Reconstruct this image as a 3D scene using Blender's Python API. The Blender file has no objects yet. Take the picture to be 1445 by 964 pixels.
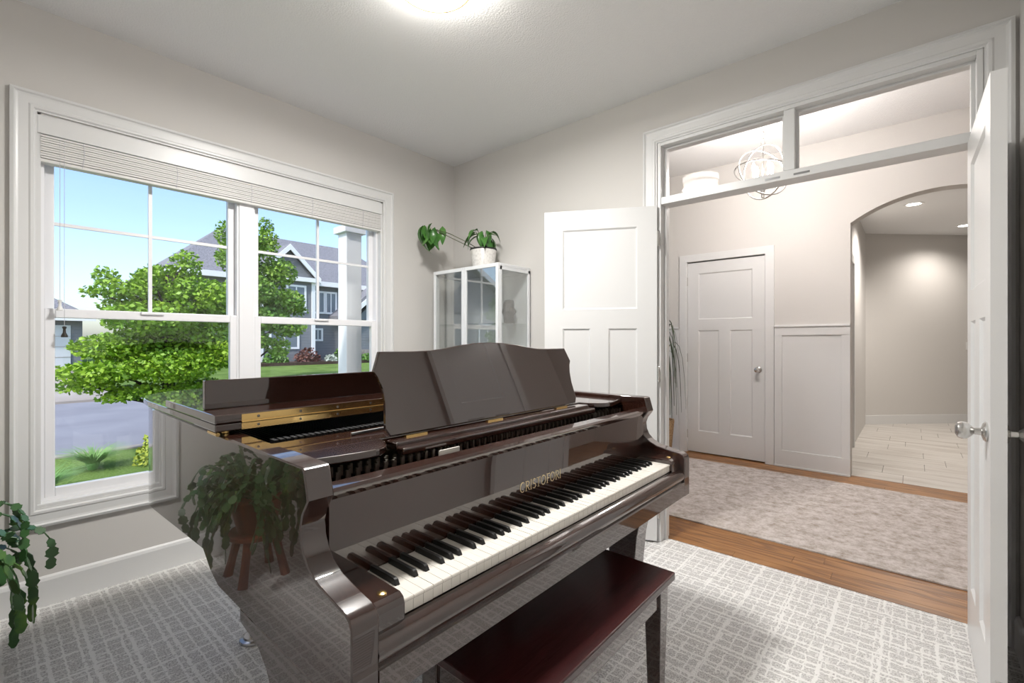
import bpy, math, random
from mathutils import Vector, Matrix
random.seed(7)
PI = math.pi
SC = bpy.context.scene
COL = SC.collection

# ------------------------------------------------------------------ camera, world, sun, exposure
cam_d = bpy.data.cameras.new('camera'); cam = bpy.data.objects.new('camera', cam_d); COL.objects.link(cam)
cam.location = (3.02, -2.70, 1.215); cam.rotation_euler = (PI/2, 0, math.radians(41.0))
cam_d.sensor_width = 36; cam_d.lens = 36*650/1445; cam_d.clip_start = .02; cam_d.clip_end = 500
SC.camera = cam
W = bpy.data.worlds.new('sky'); SC.world = W; W.use_nodes = True
wn = W.node_tree.nodes; wl = W.node_tree.links
sky = wn.new('ShaderNodeTexSky'); sky.sky_type = 'NISHITA'; sky.sun_disc = False
sky.sun_elevation = math.radians(52); sky.sun_rotation = math.radians(154); sky.air_density = 1.0; sky.dust_density = 1.8; sky.ozone_density = 3.0
wl.new(sky.outputs[0], wn['Background'].inputs[0]); wn['Background'].inputs[1].default_value = .31
sun_d = bpy.data.lights.new('sun', 'SUN'); sun_d.energy = 2.7; sun_d.angle = math.radians(2); sun_d.color = (1, .96, .9)
sun = bpy.data.objects.new('sun', sun_d); COL.objects.link(sun)
sun.rotation_euler = Vector((.30, -.62, .72)).to_track_quat('Z', 'Y').to_euler()
vs = SC.view_settings; vs.view_transform = 'Standard'; vs.look = 'None'; vs.gamma = 1; vs.use_curve_mapping = False
vs.exposure = 0.08
P_ROOM, P_FOYER, P_HALL = 52, 74, 58      # lamp powers (W), used in the lamps' own builders

# ------------------------------------------------------------------ materials
def mat(name, col, rough=.5, metal=0, coat=0, coat_ior=1.5, spec=.5, noise=None, bump=None, emit=None):
    m = bpy.data.materials.new(name); m.use_nodes = True
    N = m.node_tree.nodes; L = m.node_tree.links; b = N['Principled BSDF']
    b.inputs['Base Color'].default_value = (*col, 1); b.inputs['Roughness'].default_value = rough
    b.inputs['Metallic'].default_value = metal; b.inputs['Specular IOR Level'].default_value = spec
    if coat:
        b.inputs['Coat Weight'].default_value = coat; b.inputs['Coat Roughness'].default_value = .02; b.inputs['Coat IOR'].default_value = coat_ior
    if emit:
        b.inputs['Emission Color'].default_value = (*emit[0], 1); b.inputs['Emission Strength'].default_value = emit[1]
    tc = N.new('ShaderNodeTexCoord')
    if noise:                                   # (second colour, scale xyz, contrast lo, hi)
        c2, sc, lo, hi = noise
        mp = N.new('ShaderNodeMapping'); mp.inputs['Scale'].default_value = sc if isinstance(sc, tuple) else (sc,)*3
        L.new(tc.outputs['Object'], mp.inputs[0])
        t = N.new('ShaderNodeTexNoise'); t.inputs['Scale'].default_value = 1; t.inputs['Detail'].default_value = 5
        L.new(mp.outputs[0], t.inputs['Vector'])
        r = N.new('ShaderNodeValToRGB'); r.color_ramp.elements[0].position = lo; r.color_ramp.elements[1].position = hi
        r.color_ramp.elements[0].color = (*col, 1); r.color_ramp.elements[1].color = (*c2, 1)
        L.new(t.outputs['Fac'], r.inputs[0]); L.new(r.outputs[0], b.inputs['Base Color'])
    if bump:                                    # (scale, strength, distance)
        t = N.new('ShaderNodeTexNoise'); t.inputs['Scale'].default_value = bump[0]; t.inputs['Detail'].default_value = 4
        L.new(tc.outputs['Object'], t.inputs['Vector'])
        bp = N.new('ShaderNodeBump'); bp.inputs['Strength'].default_value = bump[1]; bp.inputs['Distance'].default_value = bump[2]
        L.new(t.outputs['Fac'], bp.inputs['Height']); L.new(bp.outputs[0], b.inputs['Normal'])
    return m
def glass_mat(name, refl, tint=(1, 1, 1)):
    m = bpy.data.materials.new(name); m.use_nodes = True
    N = m.node_tree.nodes; L = m.node_tree.links; N.remove(N['Principled BSDF'])
    t = N.new('ShaderNodeBsdfTransparent'); t.inputs[0].default_value = (*tint, 1)
    g = N.new('ShaderNodeBsdfGlossy'); g.inputs['Roughness'].default_value = .0
    lw = N.new('ShaderNodeLayerWeight'); lw.inputs[0].default_value = .5
    f = N.new('ShaderNodeMath'); f.operation = 'POWER'; f.inputs[1].default_value = 5; L.new(lw.outputs['Facing'], f.inputs[0])
    a = N.new('ShaderNodeMath'); a.operation = 'MULTIPLY_ADD'; a.inputs[1].default_value = .9-refl; a.inputs[2].default_value = .03+refl; a.use_clamp = True
    mx = N.new('ShaderNodeMixShader')
    L.new(f.outputs[0], a.inputs[0]); L.new(a.outputs[0], mx.inputs[0]); L.new(t.outputs[0], mx.inputs[1]); L.new(g.outputs[0], mx.inputs[2])
    L.new(mx.outputs[0], N['Material Output'].inputs[0])
    return m
def carpet_mat():
    m = mat('carpet', (.5, .5, .5), .95, spec=.1)
    N = m.node_tree.nodes; L = m.node_tree.links; b = N['Principled BSDF']
    tc = N.new('ShaderNodeTexCoord')
    def math_(op, a, b_=None):
        n = N.new('ShaderNodeMath'); n.operation = op
        for i, v in enumerate((a, b_)):
            if v is None: continue
            if isinstance(v, (int, float)): n.inputs[i].default_value = v
            else: L.new(v, n.inputs[i])
        return n.outputs[0]
    wob = N.new('ShaderNodeTexNoise'); wob.inputs['Scale'].default_value = 38; wob.inputs['Detail'].default_value = 3
    L.new(tc.outputs['Object'], wob.inputs['Vector'])
    sx = N.new('ShaderNodeSeparateXYZ'); L.new(tc.outputs['Object'], sx.inputs[0])
    wv = math_('MULTIPLY', math_('SUBTRACT', wob.outputs['Fac'], .5), .022)
    X = math_('ADD', sx.outputs[0], wv); Y = math_('ADD', sx.outputs[1], wv)
    def line(c, period, off, half):
        f = math_('FRACT', math_('ADD', math_('DIVIDE', c, period), off))
        d = math_('ABSOLUTE', math_('SUBTRACT', f, .5))
        return math_('LESS_THAN', d, half/period)
    l1 = math_('MAXIMUM', line(Y, .118, 0, .0065), math_('MAXIMUM', line(Y, .118, .22, .0045), line(Y, .118, .62, .0035)))
    l2 = math_('MAXIMUM', line(X, .048, 0, .0030), line(X, .17, .3, .006))
    # the cross lines break up into dashes
    mp = N.new('ShaderNodeMapping'); mp.inputs['Scale'].default_value = (60, 16, 1); L.new(tc.outputs['Object'], mp.inputs[0])
    br = N.new('ShaderNodeTexNoise'); br.inputs['Scale'].default_value = 1; L.new(mp.outputs[0], br.inputs['Vector'])
    l2 = math_('MULTIPLY', l2, math_('GREATER_THAN', br.outputs['Fac'], .43))
    mp2 = N.new('ShaderNodeMapping'); mp2.inputs['Scale'].default_value = (75, 30, 1); L.new(tc.outputs['Object'], mp2.inputs[0])
    b2 = N.new('ShaderNodeTexNoise'); b2.inputs['Scale'].default_value = 1; L.new(mp2.outputs[0], b2.inputs['Vector'])
    l1 = math_('MULTIPLY', l1, math_('GREATER_THAN', b2.outputs['Fac'], .37))
    dash = math_('GREATER_THAN', br.outputs['Fac'], .62)
    fac = math_('MAXIMUM', math_('MAXIMUM', l1, l2), math_('MULTIPLY', dash, .7))
    vo = N.new('ShaderNodeTexVoronoi'); vo.inputs['Scale'].default_value = 150; L.new(tc.outputs['Object'], vo.inputs['Vector'])
    cr = N.new('ShaderNodeValToRGB'); cr.color_ramp.elements[0].color = (.30, .29, .28, 1); cr.color_ramp.elements[1].color = (.72, .705, .69, 1)
    cr.color_ramp.elements[0].position = .28; cr.color_ramp.elements[1].position = .62
    n2 = N.new('ShaderNodeTexNoise'); n2.inputs['Scale'].default_value = 170; n2.inputs['Detail'].default_value = 3; L.new(tc.outputs['Object'], n2.inputs['Vector'])
    L.new(n2.outputs['Fac'], cr.inputs[0])
    mx = N.new('ShaderNodeMix'); mx.data_type = 'RGBA'; mx.inputs['B'].default_value = (.80, .79, .77, 1)
    L.new(cr.outputs[0], mx.inputs['A']); L.new(fac, mx.inputs['Factor']); L.new(mx.outputs['Result'], b.inputs['Base Color'])
    bp = N.new('ShaderNodeBump'); bp.inputs['Strength'].default_value = .6; bp.inputs['Distance'].default_value = .005
    L.new(math_('ADD', fac, math_('MULTIPLY', vo.outputs['Distance'], .8)), bp.inputs['Height']); L.new(bp.outputs[0], b.inputs['Normal'])
    return m
def wood_mat(name, c1, c2, c3, scale=(1.2, 14, 14), rough=.35, coat=0):
    m = mat(name, c1, rough, coat=coat)
    N = m.node_tree.nodes; L = m.node_tree.links; b = N['Principled BSDF']
    tc = N.new('ShaderNodeTexCoord'); oi = N.new('ShaderNodeObjectInfo')
    ad = N.new('ShaderNodeVectorMath'); ad.operation = 'MULTIPLY_ADD'; ad.inputs[1].default_value = (7, 5, 3)
    cb = N.new('ShaderNodeCombineXYZ')
    for i in range(3): L.new(oi.outputs['Random'], cb.inputs[i])
    L.new(cb.outputs[0], ad.inputs[0]); L.new(tc.outputs['Object'], ad.inputs[2])
    mp = N.new('ShaderNodeMapping'); mp.inputs['Scale'].default_value = scale; L.new(ad.outputs[0], mp.inputs[0])
    n = N.new('ShaderNodeTexNoise'); n.inputs['Scale'].default_value = 1; n.inputs['Detail'].default_value = 3; n.inputs['Distortion'].default_value = 1.2
    L.new(mp.outputs[0], n.inputs['Vector'])
    mu = N.new('ShaderNodeMath'); mu.operation = 'MULTIPLY'; mu.inputs[1].default_value = 9; L.new(n.outputs['Fac'], mu.inputs[0])
    fr = N.new('ShaderNodeMath'); fr.operation = 'PINGPONG'; fr.inputs[1].default_value = 1; L.new(mu.outputs[0], fr.inputs[0])
    r = N.new('ShaderNodeValToRGB'); e = r.color_ramp.elements; e[0].color = (*c1, 1); e[1].color = (*c3, 1); e[0].position = 0; e[1].position = 1
    k = e.new(.5); k.color = (*c2, 1)
    L.new(fr.outputs[0], r.inputs[0]); L.new(r.outputs[0], b.inputs['Base Color'])
    return m
M = dict(
    wall=mat('wall paint', (.635, .615, .59), .7, spec=.25, bump=(260, .12, .002)),
    ceil=mat('ceiling paint', (.82, .82, .82), .9, spec=.1, bump=(120, .55, .006)),
    trim=mat('white trim paint', (.71, .71, .705), .32),
    vinyl=mat('window vinyl', (.84, .84, .86), .35),
    blind=mat('blind slat', (.70, .69, .67), .5),
    cord=mat('cord', (.55, .55, .58), .7), darkwood=mat('dark tassel', (.03, .025, .02), .4),
    carpet=carpet_mat(),
    oak=wood_mat('oak floor', (.36, .17, .055), (.27, .12, .036), (.17, .07, .02), (1.1, 9, 9), .36),
    tile=mat('stone tile', (.60, .57, .53), .35, noise=((.42, .38, .34), (1.6, 9, 1), .42, .75)),
    grout=mat('grout', (.30, .28, .26), .9),
    rug=mat('rug', (.60, .555, .535), .95, spec=.1, noise=((.27, .22, .175), (13, 12, 5), .42, .66), bump=(300, .3, .003)),
    lacq=wood_mat('mahogany lacquer', (.027, .009, .006), (.035, .012, .007), (.019, .007, .005), (1.5, 30, 30), .14, coat=1),
    bench=wood_mat('mahogany bench', (.030, .004, .005), (.045, .006, .006), (.014, .003, .004), (40, 1.5, 40), .26, coat=.35),
    brass=mat('brass', (.78, .55, .22), .22, 1), gilt=mat('gilt letters', (.82, .68, .42), .35, .6),
    chrome=mat('brushed nickel', (.62, .61, .59), .25, 1), steel=mat('dark steel', (.25, .25, .25), .35, 1),
    plate=mat('iron plate', (.016, .013, .010), .55), blackfelt=mat('black felt', (.008, .008, .009), .8),
    string=mat('string wire', (.35, .32, .28), .35, 1),
    ivory=mat('white key', (.80, .765, .70), .25, coat=.4), ebony=mat('black key', (.010, .010, .010), .3),
    glass=glass_mat('window glass', .0), glass2=glass_mat('transom glass', -.022), cabglass=glass_mat('cabinet glass', .20, (.97, .985, .98)),
    cabwhite=mat('white metal', (.75, .76, .77), .35),
    pot=mat('speckled ceramic', (.72, .70, .67), .35, noise=((.60, .58, .55), 55, .45, .6)), soil=mat('soil', (.02, .014, .01), .95),
    leaf=mat('glossy leaf', (.045, .15, .028), .3, noise=((.10, .26, .05), 9, .4, .7)), stem=mat('stem', (.09, .10, .05), .5),
    cactus=mat('cactus leaf', (.035, .105, .028), .35, noise=((.17, .33, .04), 6, .55, .75)),
    dracaena=mat('dracaena leaf', (.04, .06, .022), .4), wicker=mat('wicker', (.45, .30, .16), .7, noise=((.25, .15, .07), (60, 60, 90), .4, .6), bump=(90, .8, .01)),
    redwood=mat('red wood stand', (.25, .075, .03), .4, noise=((.15, .04, .018), (20, 20, 3), .4, .6)),
    stone_obj=mat('dark carved stone', (.05, .045, .04), .5, bump=(30, .6, .02)),
    bulb=mat('lit bulb', (1, .9, .75), .5, emit=((1, .82, .6), 14)), candle=mat('candle sleeve', (.85, .82, .76), .4, emit=((1, .85, .65), .6)),
    lampglass=mat('lit shade', (.9, .85, .75), .3, emit=((1, .97, .92), 46)), downlight=mat('downlight lens', (1, 1, 1), .4, emit=((1, .95, .88), 9)),
    lawn=mat('lawn', (.12, .20, .045), .95, spec=.1, noise=((.19, .29, .075), 1.3, .35, .65), bump=(25, .6, .05)),
    asphalt=mat('asphalt', (.25, .25, .275), .85, noise=((.31, .31, .335), .8, .35, .65), bump=(60, .2, .01)),
    concrete=mat('concrete', (.36, .31, .26), .85, noise=((.46, .42, .37), .7, .3, .7)),
    leafy=mat('maple leaf', (.16, .34, .02), .5, noise=((.34, .52, .035), 2.2, .3, .7)), leafy2=mat('elm leaf', (.10, .25, .025), .5, noise=((.26, .42, .05), 1.1, .3, .7)),
    shrubm=mat('shrub leaf', (.08, .20, .03), .6, noise=((.16, .32, .05), 4, .3, .7)), redshrub=mat('red shrub leaf', (.10, .03, .03), .6, noise=((.16, .06, .04), 4, .3, .7)),
    yellowshrub=mat('gold shrub leaf', (.38, .40, .04), .6, noise=((.25, .36, .05), 6, .3, .7)), silver=mat('silver plant', (.45, .52, .45), .6),
    blade=mat('grass blade', (.12, .30, .06), .5, noise=((.28, .46, .14), 3, .3, .7)),
    bark=mat('bark', (.06, .045, .035), .9, bump=(40, .7, .02)),
    mulch=mat('mulch', (.06, .035, .025), .95), sidingm=mat('grey siding', (.17, .185, .20), .7), extwhite=mat('exterior white', (.86, .87, .88), .5),
    garage=mat('garage door paint', (.62, .66, .68), .5), shingle=mat('roof shingle', (.16, .16, .175), .9, noise=((.28, .28, .30), (14, 14, 14), .35, .65)),
    extglass=mat('dark pane', (.16, .20, .24), .1), stonew=mat('stone veneer', (.22, .19, .17), .8, noise=((.36, .32, .28), 4, .4, .6)),
    plastic=mat('white plastic', (.78, .78, .77), .4), paper=mat('paper label', (.75, .72, .66), .7), rubber=mat('black rubber', (.012, .012, .012), .5),
    ferr=mat('clear caster cup', (.30, .30, .31), .12, .6), grey_int=mat('exterior sheathing', (.5, .5, .5), .8),
)
# clapboard courses: fine relief and shadow line on far siding
def courses(m, pitch, axis=2, dist=.03):
    N = m.node_tree.nodes; L = m.node_tree.links; tc = N.new('ShaderNodeTexCoord'); sp = N.new('ShaderNodeSeparateXYZ')
    L.new(tc.outputs['Object'], sp.inputs[0]); d = N.new('ShaderNodeMath'); d.operation = 'DIVIDE'; d.inputs[1].default_value = pitch
    L.new(sp.outputs[axis], d.inputs[0]); f = N.new('ShaderNodeMath'); f.operation = 'FRACT'; L.new(d.outputs[0], f.inputs[0])
    bp = N.new('ShaderNodeBump'); bp.inputs['Distance'].default_value = dist; bp.invert = True; L.new(f.outputs[0], bp.inputs['Height']); L.new(bp.outputs[0], N['Principled BSDF'].inputs['Normal'])
courses(M['sidingm'], .16)
for n_ in M['rug'].node_tree.nodes:
    if n_.type == 'TEX_NOISE' and n_.inputs['Scale'].default_value == 1: n_.inputs['Detail'].default_value = 12; n_.inputs['Roughness'].default_value = .82
lb = M['lacq'].node_tree.nodes['Principled BSDF']; lb.inputs['Coat IOR'].default_value = 1.82; lb.inputs['Specular IOR Level'].default_value = .2; lb.inputs['Roughness'].default_value = .25; lb.inputs['Coat Roughness'].default_value = .015

# ------------------------------------------------------------------ mesh helpers
class MB:
    def __init__(s): s.v = []; s.f = []
    def add(s, vs_, fs):
        n = len(s.v); s.v += [tuple(p) for p in vs_]; s.f += [tuple(i+n for i in f) for f in fs]; return s
    def box(s, x0, x1, y0, y1, z0, z1):
        v = [(x, y, z) for z in (z0, z1) for y in (y0, y1) for x in (x0, x1)]
        return s.add(v, [(0, 2, 3, 1), (4, 5, 7, 6), (0, 1, 5, 4), (1, 3, 7, 5), (3, 2, 6, 7), (2, 0, 4, 6)])
    def prism(s, poly, a0, a1, axis='y', close=True):
        def P(u, w, a): return (u, a, w) if axis == 'y' else ((a, u, w) if axis == 'x' else (u, w, a))
        n = len(poly); v = [P(u, w, a0) for u, w in poly]+[P(u, w, a1) for u, w in poly]
        f = [(i, (i+1) % n, n+(i+1) % n, n+i) for i in range(n if close else n-1)]
        if close: f += [tuple(range(n-1, -1, -1)), tuple(range(n, 2*n))]
        return s.add(v, f)
    def tube(s, pts, r, seg=8, cap=True):
        pts = [Vector(p) for p in pts]; n = len(pts); rs = r if isinstance(r, (list, tuple)) else [r]*n
        v = []; ref = None
        for i, p in enumerate(pts):
            t = (pts[min(i+1, n-1)]-pts[max(i-1, 0)]).normalized()
            if ref is None: ref = t.orthogonal().normalized()
            ref = (ref-t*ref.dot(t)); ref = ref.normalized() if ref.length > 1e-6 else t.orthogonal().normalized()
            b = t.cross(ref)
            for k in range(seg):
                a = 2*PI*k/seg; v.append(p+(ref*math.cos(a)+b*math.sin(a))*rs[i])
        f = [(i*seg+k, i*seg+(k+1) % seg, (i+1)*seg+(k+1) % seg, (i+1)*seg+k) for i in range(n-1) for k in range(seg)]
        if cap: f += [tuple(range(seg-1, -1, -1)), tuple(range((n-1)*seg, n*seg))]
        return s.add(v, f)
    def lathe(s, prof, c=(0, 0, 0), seg=24, axis='z', cap=True):
        v = []
        for r, h in prof:
            for k in range(seg):
                a = 2*PI*k/seg; p = (r*math.cos(a), r*math.sin(a), h)
                if axis == 'x': p = (p[2], p[0], p[1])
                if axis == 'y': p = (p[0], p[2], p[1])
                v.append((p[0]+c[0], p[1]+c[1], p[2]+c[2]))
        n = len(prof); f = [(i*seg+k, i*seg+(k+1) % seg, (i+1)*seg+(k+1) % seg, (i+1)*seg+k) for i in range(n-1) for k in range(seg)]
        if cap: f += [tuple(range(seg-1, -1, -1)), tuple(range((n-1)*seg, n*seg))]
        return s.add(v, f)
    def ring(s, c, R, r, nrm, seg=48, w=6):
        nrm = Vector(nrm).normalized(); a = nrm.orthogonal().normalized(); b = nrm.cross(a)
        pts = [Vector(c)+(a*math.cos(2*PI*k/seg)+b*math.sin(2*PI*k/seg))*R for k in range(seg+1)]
        return s.tube(pts, r, w, False)
    def frame(s, u0, u1, v0, v1, prof, mapf, sides='LTRB'):
        """mitred moulding round a rectangle; prof = [(distance in from the outer edge, height proud)]"""
        def corner(k, d):
            return [(u0+d, v0+(d if 'B' in sides else 0)), (u0+d, v1-d), (u1-d, v1-d), (u1-d, v0+(d if 'B' in sides else 0))][k]
        segs = [(k, (k+1) % 4) for k, c in enumerate('LTRB') if c in sides]
        for a, b in segs:
            v = [mapf(*corner(a, d), h) for d, h in prof]+[mapf(*corner(b, d), h) for d, h in prof]
            n = len(prof); s.add(v, [(i, i+1, n+i+1, n+i) for i in range(n-1)])
        return s
    def build(s, name, m, parent=None, smooth=False, bevel=0, loc=None, seg=2):
        me = bpy.data.meshes.new(name); me.from_pydata(s.v, [], s.f); me.update()
        return link(name, me, m, parent, smooth, bevel, loc, seg)
def wloc(o):
    p = Vector((0, 0, 0))
    while o is not None: p += o.location; o = o.parent
    return p
def link(name, me, m, parent=None, smooth=False, bevel=0, loc=None, seg=2):
    import bmesh
    if not me.get('ok'):
        bm = bmesh.new(); bm.from_mesh(me); bmesh.ops.recalc_face_normals(bm, faces=bm.faces); bm.to_mesh(me); bm.free(); me['ok'] = 1
        if not me.materials: me.materials.append(M[m] if isinstance(m, str) else m)
        if smooth:
            for p in me.polygons: p.use_smooth = True
            if smooth != True: me.set_sharp_from_angle(angle=math.radians(smooth))
    o = bpy.data.objects.new(name, me); COL.objects.link(o)
    if bevel:
        b = o.modifiers.new('bevel', 'BEVEL'); b.width = bevel; b.segments = seg; b.limit_method = 'ANGLE'; b.angle_limit = math.radians(40)
    if parent is not None:
        o.parent = parent; o.location = Vector(loc) if loc is not None else -wloc(parent)
    elif loc is not None: o.location = loc
    return o
def thing(name, label, cat, loc=(0, 0, 0), group=None, rz=0):
    o = bpy.data.objects.new(name, None); COL.objects.link(o); o.location = loc; o.rotation_euler = (0, 0, rz)
    o['label'] = label; o['category'] = cat
    if group: o['group'] = group
    return o
def tag(o, label, cat, group=None):
    o['label'] = label; o['category'] = cat
    if group: o['group'] = group
    return o
def struct(o, label=None, cat=None):
    o['kind'] = 'structure'
    if label: o['label'] = label
    if cat: o['category'] = cat
    return o
def sempty(name, label, cat, loc=(0, 0, 0), rz=0):
    return struct(thing(name, label, cat, loc, None, rz))
def catmull(pts, n=6, closed=False):
    out = []; N = len(pts)
    for i in range(N if closed else N-1):
        p = [Vector(pts[(i+k) % N] if closed else pts[max(0, min(N-1, i+k))]) for k in (-1, 0, 1, 2)]
        for j in range(n):
            t = j/n
            out.append(.5*((2*p[1])+(p[2]-p[0])*t+(2*p[0]-5*p[1]+4*p[2]-p[3])*t*t+(3*p[1]-p[0]-3*p[2]+p[3])*t**3))
    if not closed: out.append(Vector(pts[-1]))
    return out

# ------------------------------------------------------------------ room shell
XR, YF, H = 3.34, -3.30, 2.74
WY0, WY1, WZ0, WZ1 = -2.539, -.715, .45, 2.265     # window opening
DX0, DX1, DZ = 1.85, 3.24, 2.42                     # doorway opening in the back wall
FY, FH = 2.42, 3.07                                 # foyer far wall, foyer ceiling
struct(MB().box(0, XR, YF, .08, -.06, 0).build('floor', 'carpet'), 'pale grey patterned loop carpet under the piano', 'carpet')
struct(MB().box(-.16, XR+.12, YF-.12, 0, H, H+.2).build('ceiling', 'ceil'), 'white textured ceiling of the piano room', 'ceiling')
w = MB().box(-.16, 0, YF-.12, WY0, -.45, H).box(-.16, 0, WY1, .12, -.45, H).box(-.16, 0, WY0, WY1, -.45, WZ0).box(-.16, 0, WY0, WY1, WZ1, H)
struct(w.build('wall_left', 'wall'), 'greige painted wall around the double window', 'wall')
w = MB().box(0, DX0, 0, .12, 0, FH).box(DX1, 4.6, 0, .12, 0, FH).box(DX0, DX1, 0, .12, DZ, FH)
struct(w.build('wall_back', 'wall'), 'greige painted wall with the wide double doorway', 'wall')
struct(MB().box(XR, XR+.12, YF-.12, 0, 0, H).build('wall_right', 'wall'), 'plain greige side wall behind the open door leaf', 'wall')
struct(MB().box(-.16, XR+.12, YF-.12, YF, 0, H).build('wall_front', 'wall'), 'greige wall opposite the double doorway', 'wall')
# baseboards
BP = [(0, 0), (.016, 0), (.016, .115), (.011, .128), (.004, .135), (0, .135)]
struct(MB().prism(BP, YF, 0, 'y').build('baseboard_left', 'trim'), 'white baseboard under the window', 'baseboard')
struct(MB().prism([(-a, b) for a, b in BP], .02, DX0-.09, 'x').build('baseboard_back', 'trim'), 'white baseboard behind the glass cabinet', 'baseboard')
struct(MB().prism([(XR-a, b) for a, b in BP], YF, -.02, 'y').build('baseboard_right', 'trim'), 'white baseboard on the plain side wall', 'baseboard')
struct(MB().prism([(YF+a, b) for a, b in BP], .02, XR-.02, 'x').build('baseboard_front', 'trim'), 'white baseboard opposite the doorway', 'baseboard')

# casings
CAS = [(0, 0), (0, .020), (.012, .024), (.018, .016), (.026, .014), (.058, .014), (.064, .018), (.074, .018), (.080, .010), (.086, .010), (.086, 0)]
mw = lambda u, v, h: (h, u, v)            # on the left wall, proud towards +X
struct(MB().frame(WY0-.082, WY1+.086, WZ0-.084, WZ1+.086, CAS, mw).build('trim_1', 'trim'), 'white stepped casing around the double window', 'trim')
mb_ = lambda u, v, h: (u, -h, v)          # on the back wall, proud towards -Y
struct(MB().frame(DX0-.088, DX1+.088, 0, DZ+.086, CAS, mb_, 'LTR').build('trim_2', 'trim'), 'white stepped casing around the double doorway', 'trim')
j = MB().box(DX0, DX0+.02, -.005, .125, 0, DZ).box(DX1-.02, DX1, -.005, .125, 0, DZ).box(DX0+.02, DX1-.02, -.005, .125, DZ-.02, DZ)
j.box(DX0+.02, DX0+.034, .045, .08, 0, DZ-.02).box(DX1-.034, DX1-.02, .045, .08, 0, DZ-.02)
struct(j.build('trim_3', 'trim', bevel=.002), 'white door jamb lining the double doorway', 'trim')
# transom
tr = sempty('window_2', 'interior transom of two panes above the double doorway', 'window', (2.545, .04, 2.06))
b = MB().box(DX0+.02, DX1-.02, 0, .11, 2.045, 2.09).build('transom_bar', 'trim', tr, bevel=.003)
for x in (2.47, 2.60): MB().box(x-.035, x+.035, -.0015, .0, 2.058, 2.068).build('catch_plate', 'steel', b)
MB().box(2.52, 2.57, 0, .11, 2.09, DZ-.02).build('mullion', 'trim', tr, bevel=.003)
for x0, x1 in ((DX0+.02, 2.52), (2.57, DX1-.02)):
    MB().frame(x0, x1, 2.09, DZ-.02, [(0, .0), (.0, .012), (.012, .012), (.012, 0)], lambda u, v, h: (u, .055-h, v)).build('glazing_bead', 'trim', tr)
    MB().box(x0, x1, .055, .059, 2.09, DZ-.02).build('pane', 'glass2', tr)

# ------------------------------------------------------------------ window
win = sempty('window_1', 'double hung twin window with white vinyl frame and view of the street', 'window', (-.08, (WY0+WY1)/2, WZ0))
MB().box(-.15, -.004, WY0, WY0+.016, WZ0, WZ1).box(-.15, -.004, WY1-.016, WY1, WZ0, WZ1).box(-.15, -.004, WY0, WY1, WZ1-.016, WZ1).build('jamb_liner', 'trim', win)
MB().box(-.15, .006, WY0, WY1, WZ0, WZ0+.018).build('window_sill', 'trim', win, bevel=.004)
ym = (WY0+WY1)/2-.018
MB().box(-.14, -.035, ym-.04, ym+.04, WZ0+.018, WZ1-.016).build('mullion', 'vinyl', win, bevel=.003)
def sash(y0, y1, z0, z1, x, upper):
    st = .036; h = .046 if not upper else .040
    zb = z0+(.052 if not upper else .034)
    zt = z1-(.044 if not upper else .05)
    o = MB().box(x-.034, x, y0, y0+st, z0, z1).box(x-.034, x, y1-st, y1, z0, z1).box(x-.034, x, y0+st, y1-st, z0, zb).box(x-.034, x, y0+st, y1-st, zt, z1).build('upper_sash' if upper else 'lower_sash', 'vinyl', win, bevel=.004)
    MB().box(x-.020, x-.016, y0+st, y1-st, zb, zt).build('pane', 'glass', o)
    if upper:
        yc = (y0+y1)/2; zc = 1.782
        MB().box(x-.0255, x-.0105, yc-.008, yc+.008, zb, zt).build('muntin', 'vinyl', o)
        MB().box(x-.024, x-.012, y0+st, y1-st, zc-.008, zc+.008).build('muntin', 'vinyl', o)
    else:
        yc = (y0+y1)/2
        MB().box(x, x+.012, yc-.05, yc+.05, z1-.016, z1-.002).build('sash_lock', 'vinyl', o, bevel=.003)
for y0, y1 in ((WY0+.03, ym-.050), (ym+.050, WY1-.03)):
    MB().frame(y0-.014, y1+.014, WZ0+.018, WZ1-.016, [(0, .03), (.014, .03), (.014, -.02)], lambda u, v, h: (-.075+h, u, v)).build('track_frame', 'vinyl', win)
    sash(y0, y1, 1.335, WZ1-.02, -.085, True)
    sash(y0, y1, WZ0+.02, 1.372, -.046, False)
# blind
bl = thing('window_blind', 'white slatted blind pulled up to the top of the twin window', 'blind', (-.02, ym, 2.26))
MB().box(-.012, .004, WY0+.004, WY1-.004, 2.172, 2.256).build('valance', 'trim', bl, bevel=.003)
for k in range(10):
    z = 2.063+k*.0108
    MB().box(-.052, -.004+.002*(k % 2), WY0+.014, WY1-.014, z, z+.0085).build('slat', 'blind', bl)
MB().box(-.054, -.004, WY0+.014, WY1-.014, 2.044, 2.060).build('bottom_rail', 'blind', bl, bevel=.003)
for k in range(5):
    y = WY0+.16+k*.375
    MB().tube([(-.002, y, 2.17), (-.001, y+.004, 2.12), (-.002, y-.003, 2.05)], .0014, 5).build('ladder_cord', 'cord', bl)
for y, zt, m_ in ((-2.46, 1.36, 'plastic'), (-2.445, 1.235, 'darkwood')):
    c = MB().tube([(-.003, y, 2.17), (-.003, y, zt+.05)], .0011, 5).build('pull_cord', 'cord', bl)
    MB().lathe([(.003, .052), (.008, .05), (.008, .044), (.005, .038), (.006, .022), (.013, .006), (.012, 0), (.002, 0)], (-.003, y, zt), 14).build('tassel', m_, c, smooth=40)

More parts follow.
